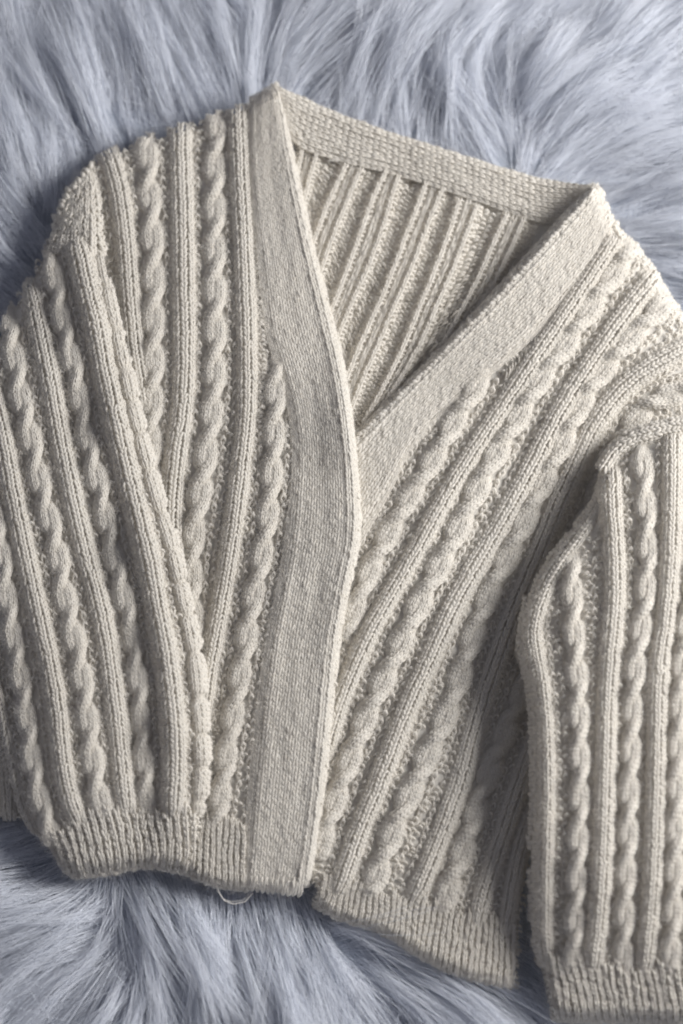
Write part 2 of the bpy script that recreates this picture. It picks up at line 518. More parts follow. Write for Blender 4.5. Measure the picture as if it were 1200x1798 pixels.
# ---- back panel, seen from the inside in the neck opening
O_BK = [(498,250),(600,283),(720,306),(800,338),(940,380),(1000,395),(900,540),(800,650),(700,740),(640,810),(590,800),(545,600),(510,400)]
bk = Panel(O_BK, [(500,250,6),(720,306,5),(940,388,3),(900,520,2),(700,720,4),(640,780,4),(560,600,5),(700,500,4)], roll=0.0)
back = bk.ground("back_panel", cardigan, lower=5.2, skirt=3, label="inside of the back with paired narrow ridges")
BP = [
 [(530,262),(526,285),(520,310),(512,340)], [(556,272),(545,305),(536,345),(526,385),(515,420)],
 [(606,292),(590,325),(568,375),(549,430),(530,480)], [(632,300),(614,342),(594,390),(575,440),(558,495),(540,540)],
 [(677,303),(657,340),(640,390),(622,440),(597,507),(575,560),(555,610)], [(699,310),(684,360),(667,415),(643,477),(620,525),(602,570),(588,605),(565,660)],
 [(747,324),(728,375),(708,425),(690,475),(672,520),(650,565),(630,610),(608,668),(590,710)], [(777,334),(758,375),(742,420),(722,472),(698,525),(675,580),(655,625),(635,672),(615,722),(600,760)],
 [(807,352),(786,415),(762,480),(738,535),(712,602),(690,648),(668,690),(645,730),(625,770)], [(837,362),(812,432),(788,490),(762,548),(745,590),(720,637),(700,670),(670,715)],
 [(888,378),(860,443),(833,503),(810,545),(780,600),(750,640)], [(918,388),(896,440),(868,497),(835,550),(800,600)],
]
for i, pts in enumerate(BP):
    p, s, d, n = line_frames(bk, pts, 8.0)
    dx = np.array([-6.5, 0, 6.5]); dz = np.array([-.3, 3.0, -.3])
    Q = p[:, None] + n[:, None] * dx[None, :, None]
    Z = bk.z(Q[..., 0], Q[..., 1]) + dz
    B = Bag(); m = bk.keep(Q[..., 0], Q[..., 1])
    B.grid(P(Q[..., 0], Q[..., 1], Z * MM), 'knit', m & (np.array([0, 1, 0]) > 0)[None], fat=1.25, jit=.09)
    B.grid(P(Q[..., 0], Q[..., 1], (Z - .4) * MM), 'purl', m & (np.array([1, 0, 1]) > 0)[None], jit=.1)
    B.build("ridge", back)
rails = [('e', [(500,255),(495,300),(490,350)], 1)] + [('e', q, 1) for q in BP] + [('e', [(950,392),(925,450),(880,510),(830,570)], 1)]
B = Bag()
for i, ((_, a, _), (_, b, _)) in enumerate(zip(rails[:-1], rails[1:])):
    wide = i % 2 == 0
    g = field(bk, a, b, 4 if wide else 2, 'p' if wide else 'b', 7.5 if wide else 13.0, f0=np.linspace(.16, .84, 4) if wide else [.42, .58], bag=B, jit=.14, dz=(lambda f, s: -1.6 - 1.2 * np.sin(f * 3.14)) if wide else (lambda f, s: .9 + 0 * f), fuzz=.5, fat=1.1 if wide else .8)
B.build("purl_ground", back, kind='stuff')
# white thread left where a label was cut off
for k in range(4):
    x0, y0 = 572 + rng.random() * 10, 276 + rng.random() * 8
    t = np.linspace(0, 1, 7)
    X = x0 + t * (26 + 16 * rng.random()); Y = y0 + t * (6 + 6 * rng.random()) + 4 * np.sin(t * 5 + k)
    if k == 0:
        BT = Bag()
    BT.tube(P(X, Y, (bk.zf(X, Y) + 3.2 + rng.random()) * MM), 0.00016, 5)
BT.build("label_thread", back, M_FUZZ, kind='stuff')

# ---- neck band behind the neck
O_NB = [(482,146),(500,158),(560,186),(650,222),(780,262),(860,288),(940,314),(1000,322),(1048,322),(1060,345),(1000,400),(940,392),(850,360),(780,338),(700,312),(600,288),(505,258),(488,205)]
nb = Panel(O_NB, [(485,150,24),(500,160,21),(505,250,12),(560,190,15),(600,285,8),(780,262,11),(780,335,7),(940,316,9),(930,388,5),(1045,325,25),(1000,325,14),(1000,390,5)], roll=4, rollw=14)
nband = nb.ground("neck_band", cardigan, skirt=10, inset=3)
eT = [(486,154),(500,162),(560,190),(650,226),(780,266),(860,292),(940,317),(1000,326),(1046,327)]
eB = [(498,205),(512,256),(600,285),(700,308),(780,334),(850,357),(930,388),(985,396),(1040,360)]
field(nb, eT, eB, 8, 'k', 11.5, f0=np.r_[-.03, np.linspace(.06, .95, 8)], fat=1.0, jit=.07, flat=1.0, dz=lambda f, s: .5 + 0 * f).build("knit_rows", nband)

# ---- right-hand front (lies below the other one)
O_RF = [(612,775),(700,690),(830,560),(950,430),(1020,352),(1045,325),(1072,395),(1120,442),(1160,500),(1190,555),(1225,590),(1260,640),(1240,720),(1150,790),(1080,850),(1010,1000),(975,1200),(950,1400),(925,1520),(914,1660),(905,1727),(880,1730),(820,1715),(760,1690),(720,1665),(670,1630),(600,1613),(560,1590),(530,1500),(560,1300),(580,1100),(600,950),(600,850)]
rf = Panel(O_RF, [(612,775,11),(700,690,13),(830,560,20),(950,430,25),(1035,340,28),(1072,400,19),(1160,505,14),(1225,590,14),(900,700,15),(780,900,14),(640,1100,10),(600,1300,8),(580,1560,5),(700,1400,10),(720,1640,7),(860,1700,8),(860,1450,8),(900,1250,2),(960,1000,1),(1060,800,4),(1000,780,12),(800,1150,13),(1130,700,14),(1200,640,18)],
           roll=5, rollw=15, hide=[(SR, 26)])
front_r = rf.ground("front_panel", cardigan, label="front that lies underneath, its ribs fanning down to the hem")
A_ = [(862,640),(838,676),(815,712),(793,748),(760,807),(717,877),(680,937),(645,1010),(622,1073),(600,1120)]
B_ = [(1074,428),(1050,465),(1007,530),(950,615),(893,700),(847,767),(800,840),(737,955),(693,1033),(645,1117),(614,1190),(587,1260),(570,1330)]
C_ = [(1108,432),(1090,460),(1042,530),(997,597),(947,665),(910,730),(868,797),(834,863),(803,927),(770,995),(737,1055),(710,1118),(680,1180),(648,1248),(622,1312),(597,1380),(573,1450),(558,1505)]
D_ = [(1152,482),(1143,493),(1100,547),(1055,612),(1007,682),(963,760),(927,833),(883,912),(840,985),(797,1062),(763,1140),(723,1225),(690,1310),(663,1383),(634,1450),(612,1517),(592,1570)]
E_ = [(1182,520),(1152,545),(1100,600),(1050,657),(1017,712),(982,787),(950,850),(917,920),(890,977),(862,1032),(835,1103),(813,1170),(790,1237),(763,1300),(733,1363),(703,1427),(677,1493),(658,1545),(645,1570)]
F_ = [(1240,598),(1200,613),(1150,640),(1108,668),(1076,700),(1040,752),(1010,820),(978,890),(950,962),(933,1002),(893,1100),(852,1217),(827,1300),(815,1352),(780,1450),(745,1540),(725,1580)]
G_ = [(1245,682),(1200,686),(1152,699),(1115,732),(1086,785),(1050,860),(1010,960),(980,1060),(945,1150),(913,1227),(887,1285),(863,1343),(840,1413),(817,1483),(793,1543),(775,1598)]
H_ = [(985,1180),(955,1260),(925,1340),(895,1430),(866,1517),(845,1583),(838,1625)]
I_ = [(985,1300),(950,1390),(922,1460),(905,1530),(893,1600),(887,1640)]
cable(rf, front_r, A_, .95, 1.15, 75, phase=20, taper=60)
rib(rf, front_r, B_, .9, 1.1)
cable(rf, front_r, C_, 1.0, 1.15, 75, phase=10)
rib(rf, front_r, D_, 1.0, 1.05)
cable(rf, front_r, E_, 1.0, 1.15, 75, phase=40)
rib(rf, front_r, F_, 1.0)
cable(rf, front_r, G_, 1.0, 1.15, 75, phase=0)
rib(rf, front_r, H_, .95)
rib(rf, front_r, I_, .8, .8)
RB_low = [(1066,415),(1052,450),(1000,512),(950,580),(887,632),(835,672),(787,712),(745,755),(713,793),(690,850),(660,900),(633,945)]
gaps(rf, front_r, [('e', RB_low[5:], 1), ('c', A_, .95), ('r', B_, .9), ('c', C_, 1), ('r', D_, 1), ('c', E_, 1), ('r', F_, 1), ('c', G_, 1), ('r', H_, .95), ('r', I_, .8)], skip=[[(1046,326),(950,432),(700,692),(610,778),(600,950),(625,960),(690,850),(715,792),(787,712),(887,634),(1000,515),(1070,408)], [(556,1588),(566,1548),(730,1588),(908,1644),(906,1728),(760,1689)]])
# a second valley beside the band where no cable has started yet
gapB = Bag(); field(rf, [(1062,430),(1040,465),(1000,520),(945,590),(890,645)], [(1056,446),(1035,482),(990,542),(935,622),(880,700)], 2, 'p', bag=gapB, jit=.12)
gapB.build("purl_ground", front_r, kind='stuff')
def edge_chain(panel, parent, line, name, out, lift=1.5):
    e, _ = resample(smooth(line, 3), 8.5)
    d = np.gradient(e, axis=0); d /= np.linalg.norm(d, axis=1)[:, None]
    n = np.stack([d[:, 1], -d[:, 0]], 1) * out
    off = np.array([-5.0, 1.0, 5.0]); dz = np.array([lift, lift - 2.5, lift - 7.0])
    z = panel.zf(e[:, 0], e[:, 1]) - panel.roll
    Q = e[:, None] + n[:, None] * off[None, :, None]
    B = Bag(); B.grid(P(Q[..., 0], Q[..., 1], (z[:, None] + dz[None]) * MM), 'knit', jit=.12, fat=1.3)
    return B.build(name, parent)
edge_chain(rf, front_r, [(1050,336),(1072,396),(1118,441),(1158,500),(1190,555),(1222,588)], 'shoulder_edge', 1)
# front band of this side: upper edge rolls over towards the neck opening
RB_up = [(1046,326),(1020,354),(950,432),(830,562),(700,692),(645,742),(610,778),(590,830)]
RB_lo = [(1070,408),(1052,450),(1000,515),(945,580),(887,634),(787,712),(715,792),(690,850),(625,960)]
def rbz(f, s):
    return 2.6 - 1.8 * np.clip((f - .85) / .15, 0, 1) - 9.0 * np.clip((.06 - f) / .10, 0, 1.3) ** 2 + .7 * np.sin(s * 9)
field(rf, RB_up, RB_lo, 11, 'k', 8.5, f0=np.r_[-.055, -.03, np.linspace(.035, .965, 10), 1.02], dz=rbz, keep_tol=-9, fat=1.12, jit=.05, flat=.62, over=1.3, fuzz=1.0).build("front_band", front_r)
# hem ribbing, one knit one purl
hT = [(566,1548),(612,1556),(660,1572),(730,1588),(790,1604),(850,1628),(908,1644)]
hB = [(556,1588),(600,1611),(668,1629),(720,1664),(760,1689),(820,1714),(906,1728)]
def ribbing(panel, parent, top, bot, n, name, hgt=3.0, pitch=8.0, lean=0.0):
    a, _ = resample(smooth(top, 2), n=2 * n + 1); b, _ = resample(smooth(bot, 2), n=2 * n + 1)
    r = max(4, int(round(np.linalg.norm(b - a, axis=1).mean() / pitch)) + 1)
    t = np.linspace(0, 1, r)
    a = a - (b - a) * rng.uniform(-.02, .22, (len(a), 1))
    Q = a[None] * (1 - t)[:, None, None] + b[None] * t[:, None, None]
    Q[..., 0] += lean * np.sin(t * math.pi)[:, None]
    Q += 2.0 * np.stack([vnoise(Q[..., 0] / 25, Q[..., 1] / 25, 1), 0 * Q[..., 0]], -1)
    odd = (np.arange(2 * n + 1) % 2 == 1)
    Z = panel.z(Q[..., 0], Q[..., 1]) + np.where(odd, hgt, -.2)[None]
    G = P(Q[..., 0], Q[..., 1], Z * MM)
    m = panel.keep(Q[..., 0], Q[..., 1], -8)
    L = np.gradient(P(Q[..., 0], Q[..., 1], 0 * Z), axis=1)
    B = Bag()
    B.grid(G, 'knit', m & odd[None], L=L * 1.12, jit=.10, fat=1.2, flat=1.0)
    B.grid(G, 'purl', m & ~odd[None], L=L * 1.1, jit=.1)
    e, _ = resample(smooth(bot, 2), 8.5)                   # cast-on edge
    e = e + rng.normal(0, .5, e.shape)
    z = panel.z(e[:, 0], e[:, 1])
    E = np.stack([P(e[:, 0], e[:, 1] - 3, (z + 1.4) * MM), P(e[:, 0], e[:, 1] + 3, (z - .5) * MM), P(e[:, 0], e[:, 1] + 6, (z - 4.0) * MM)], 1)
    B.grid(E, 'knit', jit=.1, fat=1.5)
    return B.build(name, parent)
ribbing(rf, front_r, hT, hB, 34, "hem_ribbing", 1.9)

# ---- left-hand front, lapped over the other
O_LF = [(150,290),(195,268),(262,244),(317,226),(382,205),(430,188),(485,150),(494,165),(512,270),(547,430),(592,600),(614,720),(625,830),(632,940),(612,1020),(592,1130),(577,1300),(562,1440),(540,1572),(430,1560),(345,1545),(300,1500),(290,1300),(270,1000),(200,700),(150,480),(112,360)]
lf = Panel(O_LF, [(150,290,8),(262,250,10),(382,210,12),(485,155,24),(512,270,20),(547,430,18),(592,600,19),(614,720,29),(632,940,33),(560,820,20),(592,1130,25),(577,1300,23),(562,1440,17),(540,1572,10),(430,1556,8),(345,1543,7),(260,500,14),(200,500,11),(380,600,15),(440,480,14),(300,900,11),(400,900,16),(500,900,21),(420,1200,15),(330,1200,9),(480,1350,17),(510,760,18),(480,1050,19)],
           roll=5, rollw=15, hide=[(SL, 24)])
front_l = lf.ground("front_panel", cardigan, label="front that laps over the other at the waist")
F1 = [(188,268),(198,288),(213,350),(221,420),(226,490),(231,560),(240,640),(255,720)]
F2 = [(258,246),(258,275),(263,350),(269,430),(270,510),(270,590),(269,680),(264,750),(266,810),(275,880)]
F3 = [(317,228),(318,280),(321,380),(323,500),(325,620),(322,715),(312,780),(301,870),(300,940),(310,1010)]
F4 = [(384,207),(378,260),(377,320),(377,420),(377,520),(377,620),(375,705),(367,770),(357,835),(344,915),(336,980),(336,1050),(345,1130)]
F5 = [(418,196),(420,260),(425,370),(430,480),(434,590),(435,720),(427,790),(414,905),(395,1025),(377,1120),(362,1200),(358,1260)]
F6 = [(492,616),(487,655),(484,700),(482,775),(474,890),(458,990),(440,1080),(424,1180),(410,1260),(397,1335),(385,1410),(378,1455)]
rib(lf, front_l, F1, 1.0)
cable(lf, front_l, F2, 1.0, phase=38)
rib(lf, front_l, F3, 1.08)
cable(lf, front_l, F4, 1.0, phase=50)
rib(lf, front_l, F5, .95)
cable(lf, front_l, F6, .95, phase=64, taper=60)
LB_l = [(440,176),(437,260),(446,372),(460,480),(468,580),(492,650),(512,720),(520,800),(511,910),(495,1020),(471,1125),(453,1265),(444,1350),(436,1450),(430,1556)]
LB_r = [(487,152),(496,185),(511,270),(546,430),(591,600),(613,720),(624,830),(630,938),(610,1022),(590,1130),(575,1300),(560,1440),(538,1570)]
gaps(lf, front_l, [('e', [(165,300),(178,350),(190,420),(200,500),(210,580)], 1), ('r', F1, 1), ('c', F2, 1), ('r', F3, 1.08), ('c', F4, 1), ('r', F5, .95), ('c', F6, .95), ('e', LB_l[6:], 1)], skip=[[(440,176),(446,372),(468,580),(512,720),(511,910),(471,1125),(444,1350),(430,1556),(538,1570),(560,1440),(590,1130),(630,938),(613,720),(546,430),(487,152)]])
gapB = Bag(); field(lf, [(442,370),(448,480),(452,580),(455,680),(453,760)], [(450,372),(463,480),(470,580),(474,640),(462,740)], 1, 'p', bag=gapB, jit=.12)
gapB.build("purl_ground", front_l, kind='stuff')
def lbz(f, s):
    return 2.8 - 1.6 * np.clip((.12 - f) / .12, 0, 1.3) - 9.0 * np.clip((f - .95) / .08, 0, 1.5) ** 2 + .5 * np.sin(s * 14 + f * 2) + .16 * np.sin(f * 19 + 3 * np.sin(s * 5)) + .9 * np.sin(s * 23 + f * 5) * f 
field(lf, LB_l, LB_r, 12, 'k', 8.6, f0=np.r_[-.02, np.linspace(.04, .965, 12), 1.005, 1.03], dz=lbz, keep_tol=-9, fat=1.12, jit=.045, flat=.62, over=1.3, fuzz=1.0).build("front_band", front_l)
ribbing(lf, front_l, [(350,1448),(380,1458),(434,1462)], [(345,1540),(380,1550),(432,1557)], 8, "hem_ribbing", 3.0)
# loose end of yarn hanging from the hem
tt_ = np.linspace(0, 1, 24)
lx = np.interp(tt_, [0, .15, .35, .55, .8, 1], [381, 384, 394, 410, 430, 445])
ly = np.interp(tt_, [0, .15, .35, .55, .8, 1], [1550, 1566, 1582, 1588, 1584, 1568])
BT = Bag()
BT.tube(P(lx, ly, np.full(24, 2.0) * MM), 0.00032, 7)
BT.tube(P(lx * .98 + 5, ly * 1.0 - 4 * np.sin(tt_ * 3), np.full(24, 1.2) * MM), 0.00018, 6)
BT.build("loose_yarn", front_l, M_FUZZ)

# ---- shoulder cap of the left-hand sleeve
O_CAP = [(160,284),(172,300),(173,380),(178,450),(150,462),(90,452),(82,430),(98,380),(108,340),(135,308)]
cap = Panel(O_CAP, [(160,290,10),(180,350,16),(110,345,10),(98,385,10),(175,440,22),(90,445,14),(140,390,18)], roll=6, rollw=16)
seam = cap.ground("armhole_seam", cardigan, label="gathered seam where the sleeve joins the shoulder")
field(cap, [(164,290),(171,330),(173,380),(178,446)], [(122,332),(108,356),(100,390),(86,442)], 8, 'k', 7.5, jit=.1, f0=np.linspace(0, .97, 8), dz=lambda f, s: 1 + 2 * np.sin(f * 3)).build("knit_rows", seam)
B = Bag()
for k in range(16):
    f = k / 15
    c = np.array([np.interp(f, [0, .5, 1], [158, 120, 106]), np.interp(f, [0, .5, 1], [290, 335, 372])]) + rng.normal(0, 2, 2)
    th = rng.random() * 6
    t = np.linspace(-1, 1, 6)
    X = c[0] + 6 * t * math.cos(th); Y = c[1] + 6 * t * math.sin(th)
    B.tube(P(X, Y, (cap.z(X, Y) + 1.5 + 3.0 * (1 - t * t)) * MM), (0.0018 * (1.15 - t * t * .7)), 7)
B.build("seam_knots", seam, kind='stuff')
for y0, y1, xl, xr in ((384,386,100,142), (400,404,97,150)):
    pts = [(xl, y0 + 2), ((xl + xr) / 2 - 10, (y0 + y1) / 2 - 1), (xr - 15, y1 + 2), (xr, y1 + 8)]
    p, s, d, n = line_frames(cap, pts, 8.0)
    dx = np.array([-6.5, 0, 6.5]); n = np.stack([-d[:, 1], d[:, 0]], 1)
    Q = p[:, None] + n[:, None] * dx[None, :, None]
    Z = cap.z(Q[..., 0], Q[..., 1]) + np.array([.2, 1.2, .2])
    B = Bag(); B.grid(P(Q[..., 0], Q[..., 1], Z * MM), 'knit', cap.keep(Q[..., 0], Q[..., 1]), jit=.07, flat=1.0)
    B.build("rib", seam)

# ---- left-hand sleeve
ls = Panel(O_LS, [(90,445,16),(165,440,24),(40,520,14),(150,560,33),(205,600,29),(110,580,25),(60,700,29),(145,740,26),(205,740,37),(245,760,32),(-30,800,24),(20,950,29),(110,900,31),(195,950,25),(255,950,38),(295,930,34),(60,1120,30),(170,1100,31),(232,1120,24),(288,1130,37),(340,1120,31),(0,1200,16),(110,1280,30),(200,1260,29),(250,1280,22),(304,1280,35),(352,1280,28),(40,1400,16),(130,1420,25),(215,1420,24),(258,1420,18),(304,1420,26),(346,1430,21),(110,1515,12),(240,1510,14),(340,1525,12)],
           roll=9, rollw=22)
sleeve_l = ls.ground("sleeve", cardigan, lower=2.0, skirt=20, label="sleeve folded across the front and lying over its side seam")
S0 = [(172,420),(178,450),(191,515),(203,575),(221,660),(240,745),(259,820),(280,895),(300,955),(317,1035),(335,1115),(345,1190),(351,1280),(354,1350),(346,1425)]
S1 = [(132,418),(140,448),(155,515),(171,577),(182,645),(200,725),(220,812),(241,900),(260,975),(275,1060),(290,1140),(301,1220),(307,1300),(307,1370),(303,1430)]
S2 = [(84,434),(86,446),(95,475),(103,520),(115,577),(125,625),(136,675),(148,740),(163,812),(180,882),(198,955),(216,1037),(230,1100),(240,1160),(247,1237),(252,1300),(256,1370),(260,1430)]
S3 = [(54,500),(65,552),(78,617),(92,687),(105,762),(120,837),(136,912),(154,987),(169,1035),(185,1105),(197,1187),(207,1275),(214,1350),(223,1425)]
S4 = [(18,542),(18,590),(28,640),(37,700),(52,762),(67,837),(83,900),(100,965),(108,1025),(125,1100),(142,1175),(152,1250),(160,1328),(170,1383),(184,1432)]
S5 = [(-30,640),(-12,700),(2,752),(13,815),(27,887),(42,960),(54,1015),(70,1087),(87,1162),(100,1237),(108,1325),(121,1400),(140,1446)]
S6 = [(-30,800),(-15,880),(3,962),(8,1015),(18,1087),(28,1140),(40,1200),(50,1270),(58,1340),(68,1388),(83,1440),(99,1474)]
S7 = [(-40,1080),(-20,1170),(2,1262),(13,1320),(25,1375),(38,1427),(58,1460)]
rib(ls, sleeve_l, S0, 1.0, 1.0, np.array([-13., -7.5, 0, 8.0, 13.5, 17.0]), np.array([-1.5, 3.4, 5.2, 4.0, .5, -4.5]), pinch=66)
rib(ls, sleeve_l, S1, 1.1, 1.3, taper=30)
cable(ls, sleeve_l, S2, .92, 1.0, phase=10, taper=40)
rib(ls, sleeve_l, S3, 1.0, taper=45)
cable(ls, sleeve_l, S4, .95, 1.0, phase=50, taper=40)
rib(ls, sleeve_l, S5, 1.0, taper=45)
cable(ls, sleeve_l, S6, .95, 1.0, phase=30)
rib(ls, sleeve_l, S7, .8)
gaps(ls, sleeve_l, [('r', S0, .7), ('r', S1, 1.0), ('c', S2, .92), ('r', S3, 1), ('c', S4, .95), ('r', S5, 1), ('c', S6, .95), ('r', S7, .8)])
ribbing(ls, sleeve_l, [(60,1462),(99,1474),(140,1448),(186,1436),(224,1428),(262,1436),(303,1436),(346,1436)], [(101,1502),(123,1536),(165,1533),(200,1527),(240,1516),(287,1519),(320,1527),(345,1533)], 20, "cuff", 2.3, lean=2)

# ---- lower layer of the body showing in shade left of the sleeve
O_SD = [(-80,1180),(0,1240),(30,1330),(50,1430),(30,1442),(0,1438),(-80,1432)]
sd = Panel(O_SD, [(-60,1200,4),(0,1250,4),(40,1430,3),(-60,1430,3),(0,1350,4)], roll=3)
side = sd.ground("side_panel", cardigan, skirt=4, label="shaded edge of the body showing beyond the cuff")
for x in (-62, -24, 14):
    rib(sd, side, [(x - 8, 1190), (x - 3, 1300), (x + 3, 1436)], .9)
B = Bag(); field(sd, [(-80,1200),(-75,1435)], [(40,1250),(48,1435)], 12, 'p', bag=B, jit=.1); B.build("purl_ground", side, kind='stuff')

# ---- right-hand sleeve
rs = Panel(O_RS, [(x, y, z + 6 if y < 1640 else z + 2) for x, y, z in [(1085,800,24),(1137,775,28),(1200,760,30),(1310,750,30),(1060,860,34),(1010,950,34),(930,1080,34),(915,1130,35),(950,1130,39),(1030,1080,44),(1100,900,40),(1200,900,44),(1200,1100,46),(1310,1100,44),(945,1250,39),(1030,1300,45),(1120,1300,44),(1200,1350,46),(945,1500,34),(1030,1500,41),(1120,1500,41),(1200,1550,42),(950,1660,22),(1020,1690,28),(1120,1690,30),(1200,1700,32),(975,1780,14),(1100,1785,16),(1300,1790,18),(1310,1500,40)]],
           roll=11, rollw=22)
sleeve_r = rs.ground("sleeve", cardigan, lower=2.0, skirt=32, label="sleeve laid straight down with its cuff at the bottom")
T1 = [(1074,832),(1062,862),(1042,905),(1014,945),(985,985),(960,1025),(945,1068),(935,1108),(941,1150),(951,1200),(957,1250),(960,1325),(960,1425),(957,1525),(957,1600),(956,1650),(963,1692)]
T2 = [(1004,965),(1006,1000),(1007,1082),(1012,1157),(1016,1237),(1018,1312),(1019,1390),(1016,1475),(1015,1537),(1012,1612),(1008,1702)]
T3 = [(1074,812),(1074,875),(1079,950),(1082,1025),(1079,1078),(1072,1150),(1067,1225),(1065,1300),(1062,1425),(1060,1475),(1056,1575),(1048,1650),(1042,1704)]
T4 = [(1128,782),(1131,837),(1135,900),(1139,987),(1132,1065),(1118,1150),(1111,1225),(1109,1300),(1105,1375),(1104,1450),(1100,1525),(1097,1600),(1095,1706)]
T5 = [(1182,768),(1182,850),(1180,950),(1172,1075),(1160,1150),(1155,1225),(1154,1325),(1151,1425),(1149,1500),(1145,1575),(1139,1640),(1132,1706)]
T6 = [(1236,762),(1234,860),(1228,960),(1212,1060),(1200,1130),(1194,1212),(1191,1287),(1188,1370),(1187,1450),(1185,1525),(1182,1600),(1177,1706)]
T7 = [(1290,760),(1286,900),(1272,1050),(1250,1150),(1242,1300),(1236,1450),(1232,1600),(1222,1708)]
TDX = np.array([-24., -17., -10.5, 0, 10.5, 17.]); TDZ = np.array([-9, -3.2, 2.0, 4.3, 3.4, .3])
rib(rs, sleeve_r, T1, 1.0, 1.0, TDX, TDZ, taper=190)
cable(rs, sleeve_r, T2, .9, 1.15, phase=60, taper=40)
rib(rs, sleeve_r, T3, .98, 1.15, taper=30)
cable(rs, sleeve_r, T4, .9, 1.15, phase=30, taper=40)
rib(rs, sleeve_r, T5, .95, 1.15)
cable(rs, sleeve_r, T6, .9, 1.15, phase=15)
rib(rs, sleeve_r, T7, .95, 1.1)
gaps(rs, sleeve_r, [('r', T1, 1), ('c', T2, .9), ('r', T3, .98), ('c', T4, .9), ('r', T5, .95), ('c', T6, .9), ('r', T7, .95)])
ribbing(rs, sleeve_r, [(956,1690),(985,1702),(1042,1706),(1095,1708),(1150,1710),(1260,1712)], [(973,1783),(1000,1788),(1050,1788),(1100,1788),(1160,1790),(1270,1794)], 24, "cuff", 2.4)
B = Bag()
seamline = [(1066,826),(1082,797),(1105,778),(1137,765),(1200,750),(1290,742)]
p, s, d, n = line_frames(rs, seamline, 9.0)
n = np.stack([-d[:, 1], d[:, 0]], 1)
dx = np.array([-17., -11, 0, 11.]); dz = np.array([-2, 3.0, 4.6, 2.4])
Q = p[:, None] - n[:, None] * (-dx)[None, :, None]
Z = rs.zf(p[:, 0], p[:, 1])[:, None] - 3 + dz
B.grid(P(Q[..., 0], Q[..., 1], Z * MM)[::-1], 'knit', jit=.06)
B.build("armhole_seam", sleeve_r)

# ------------------------------------------------------------------ hair strands
def hair(name, pts, rad, mat, parent=None, **props):
    """pts (n,k,3), rad (k,) or (n,k)"""
    n, k = pts.shape[:2]
    hc = bpy.data.hair_curves.new(name)
    hc.add_curves([k] * n)
    hc.attributes["position"].data.foreach_set("vector", pts.astype(np.float32).ravel())
    ra = hc.attributes.get("radius") or hc.attributes.new("radius", 'FLOAT', 'POINT')
    ra.data.foreach_set("value", np.broadcast_to(rad, (n, k)).astype(np.float32).ravel())
    hc.materials.append(mat)
    return link(bpy.data.objects.new(name, hc), parent, **props)

for pname, S in list(HALO.items()):
    S = np.concatenate(S)
    m = int(len(S) * 4.2)
    q = S[rng.integers(0, len(S), m)]
    c, nn, tg = q[:, 0] + rng.normal(0, .0013, (m, 3)), q[:, 1], q[:, 2]
    lat = np.cross(nn, tg)
    a = rng.random((m, 1)) * 2 * math.pi
    d0 = tg * np.cos(a) + lat * np.sin(a) + nn * np.abs(rng.normal(.15, .40, (m, 1)))
    d0 /= np.linalg.norm(d0, axis=1)[:, None]
    curl = np.cross(d0, nn) * rng.normal(0, .9, (m, 1)) - nn * rng.uniform(.0, .55, (m, 1))
    ln = .0028 + .0062 * rng.random((m, 1)) ** 2
    u = np.linspace(0, 1, 5)
    pts = c[:, None] + nn[:, None] * .0008 + d0[:, None] * (u[None, :, None] * ln[:, None]) + curl[:, None] * (u ** 2)[None, :, None] * ln[:, None] * .7
    hair("wool_fuzz", pts, np.array([.000026, .000026, .000024, .00002, .00001]), M_FUZZ, bpy.data.objects[pname], kind='stuff')

# ------------------------------------------------------------------ fur rug
RX, RY = 0.46, 0.60
gx, gy = np.meshgrid(np.linspace(-RX, RX, 70), np.linspace(-RY, RY, 90))
gz = -0.020 + 0.003 * vnoise(gx * 9, gy * 9, 21)
V = np.stack([gx, gy, gz], -1).reshape(-1, 3)
idx = np.arange(70 * 90).reshape(90, 70)
F = np.stack([idx[:-1, :-1], idx[:-1, 1:], idx[1:, 1:], idx[1:, :-1]], -1).reshape(-1, 4)
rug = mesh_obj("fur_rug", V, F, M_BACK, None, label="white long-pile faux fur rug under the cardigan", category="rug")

FLOW = np.array([  # px, py, direction of the lying fibres (photo axes, y down)
 (0,0,-.35,-1),(100,150,-.4,-1),(0,350,-.6,-.9),(60,500,-.9,-.5),(200,60,-.15,-1),(260,200,-.3,-1),(400,60,-.1,-1),(340,140,-.5,-.7),(430,80,-.9,-.5),
 (500,110,.5,-.8),(560,130,.7,-.5),(620,60,.15,-1),(700,60,.35,-1),(620,190,.3,-1),(720,160,.6,-.8),(800,60,.5,-.9),(800,200,.2,-.9),(860,240,-.7,-.7),(900,120,.7,-.7),(950,220,.95,-.35),
 (1000,50,.65,-.75),(1100,130,.85,-.5),(1200,60,.8,-.6),(1050,280,1,-.15),(1150,300,1,-.2),(1180,420,1,.1),(1200,520,1,.25),
 (20,1470,-1,.05),(80,1540,-1,.12),(60,1620,-1,.1),(30,1720,-.5,.9),(120,1690,-.9,.45),(180,1620,-1,.15),(220,1760,-.75,.7),(250,1560,.55,.8),(300,1590,.6,.8),(350,1640,.75,.65),(400,1700,.8,.5),
 (330,1760,-.5,.85),(430,1760,.1,1),(420,1610,.3,.9),(500,1620,.1,1),(520,1720,-.15,1),(600,1640,.5,-.3),(660,1610,.9,-.2),(620,1740,.35,.95),(700,1700,.9,.35),(800,1770,.7,.7),(900,1770,.5,.8),(940,1750,.6,.8),
 (300,1900,-.2,1),(700,1900,.3,1),(-80,1700,-.8,.5),(1100,1880,.4,1),(600,-80,.1,-1),(-80,-50,-.4,-1),(1280,-50,.8,-.6),(1300,400,1,0)], float)
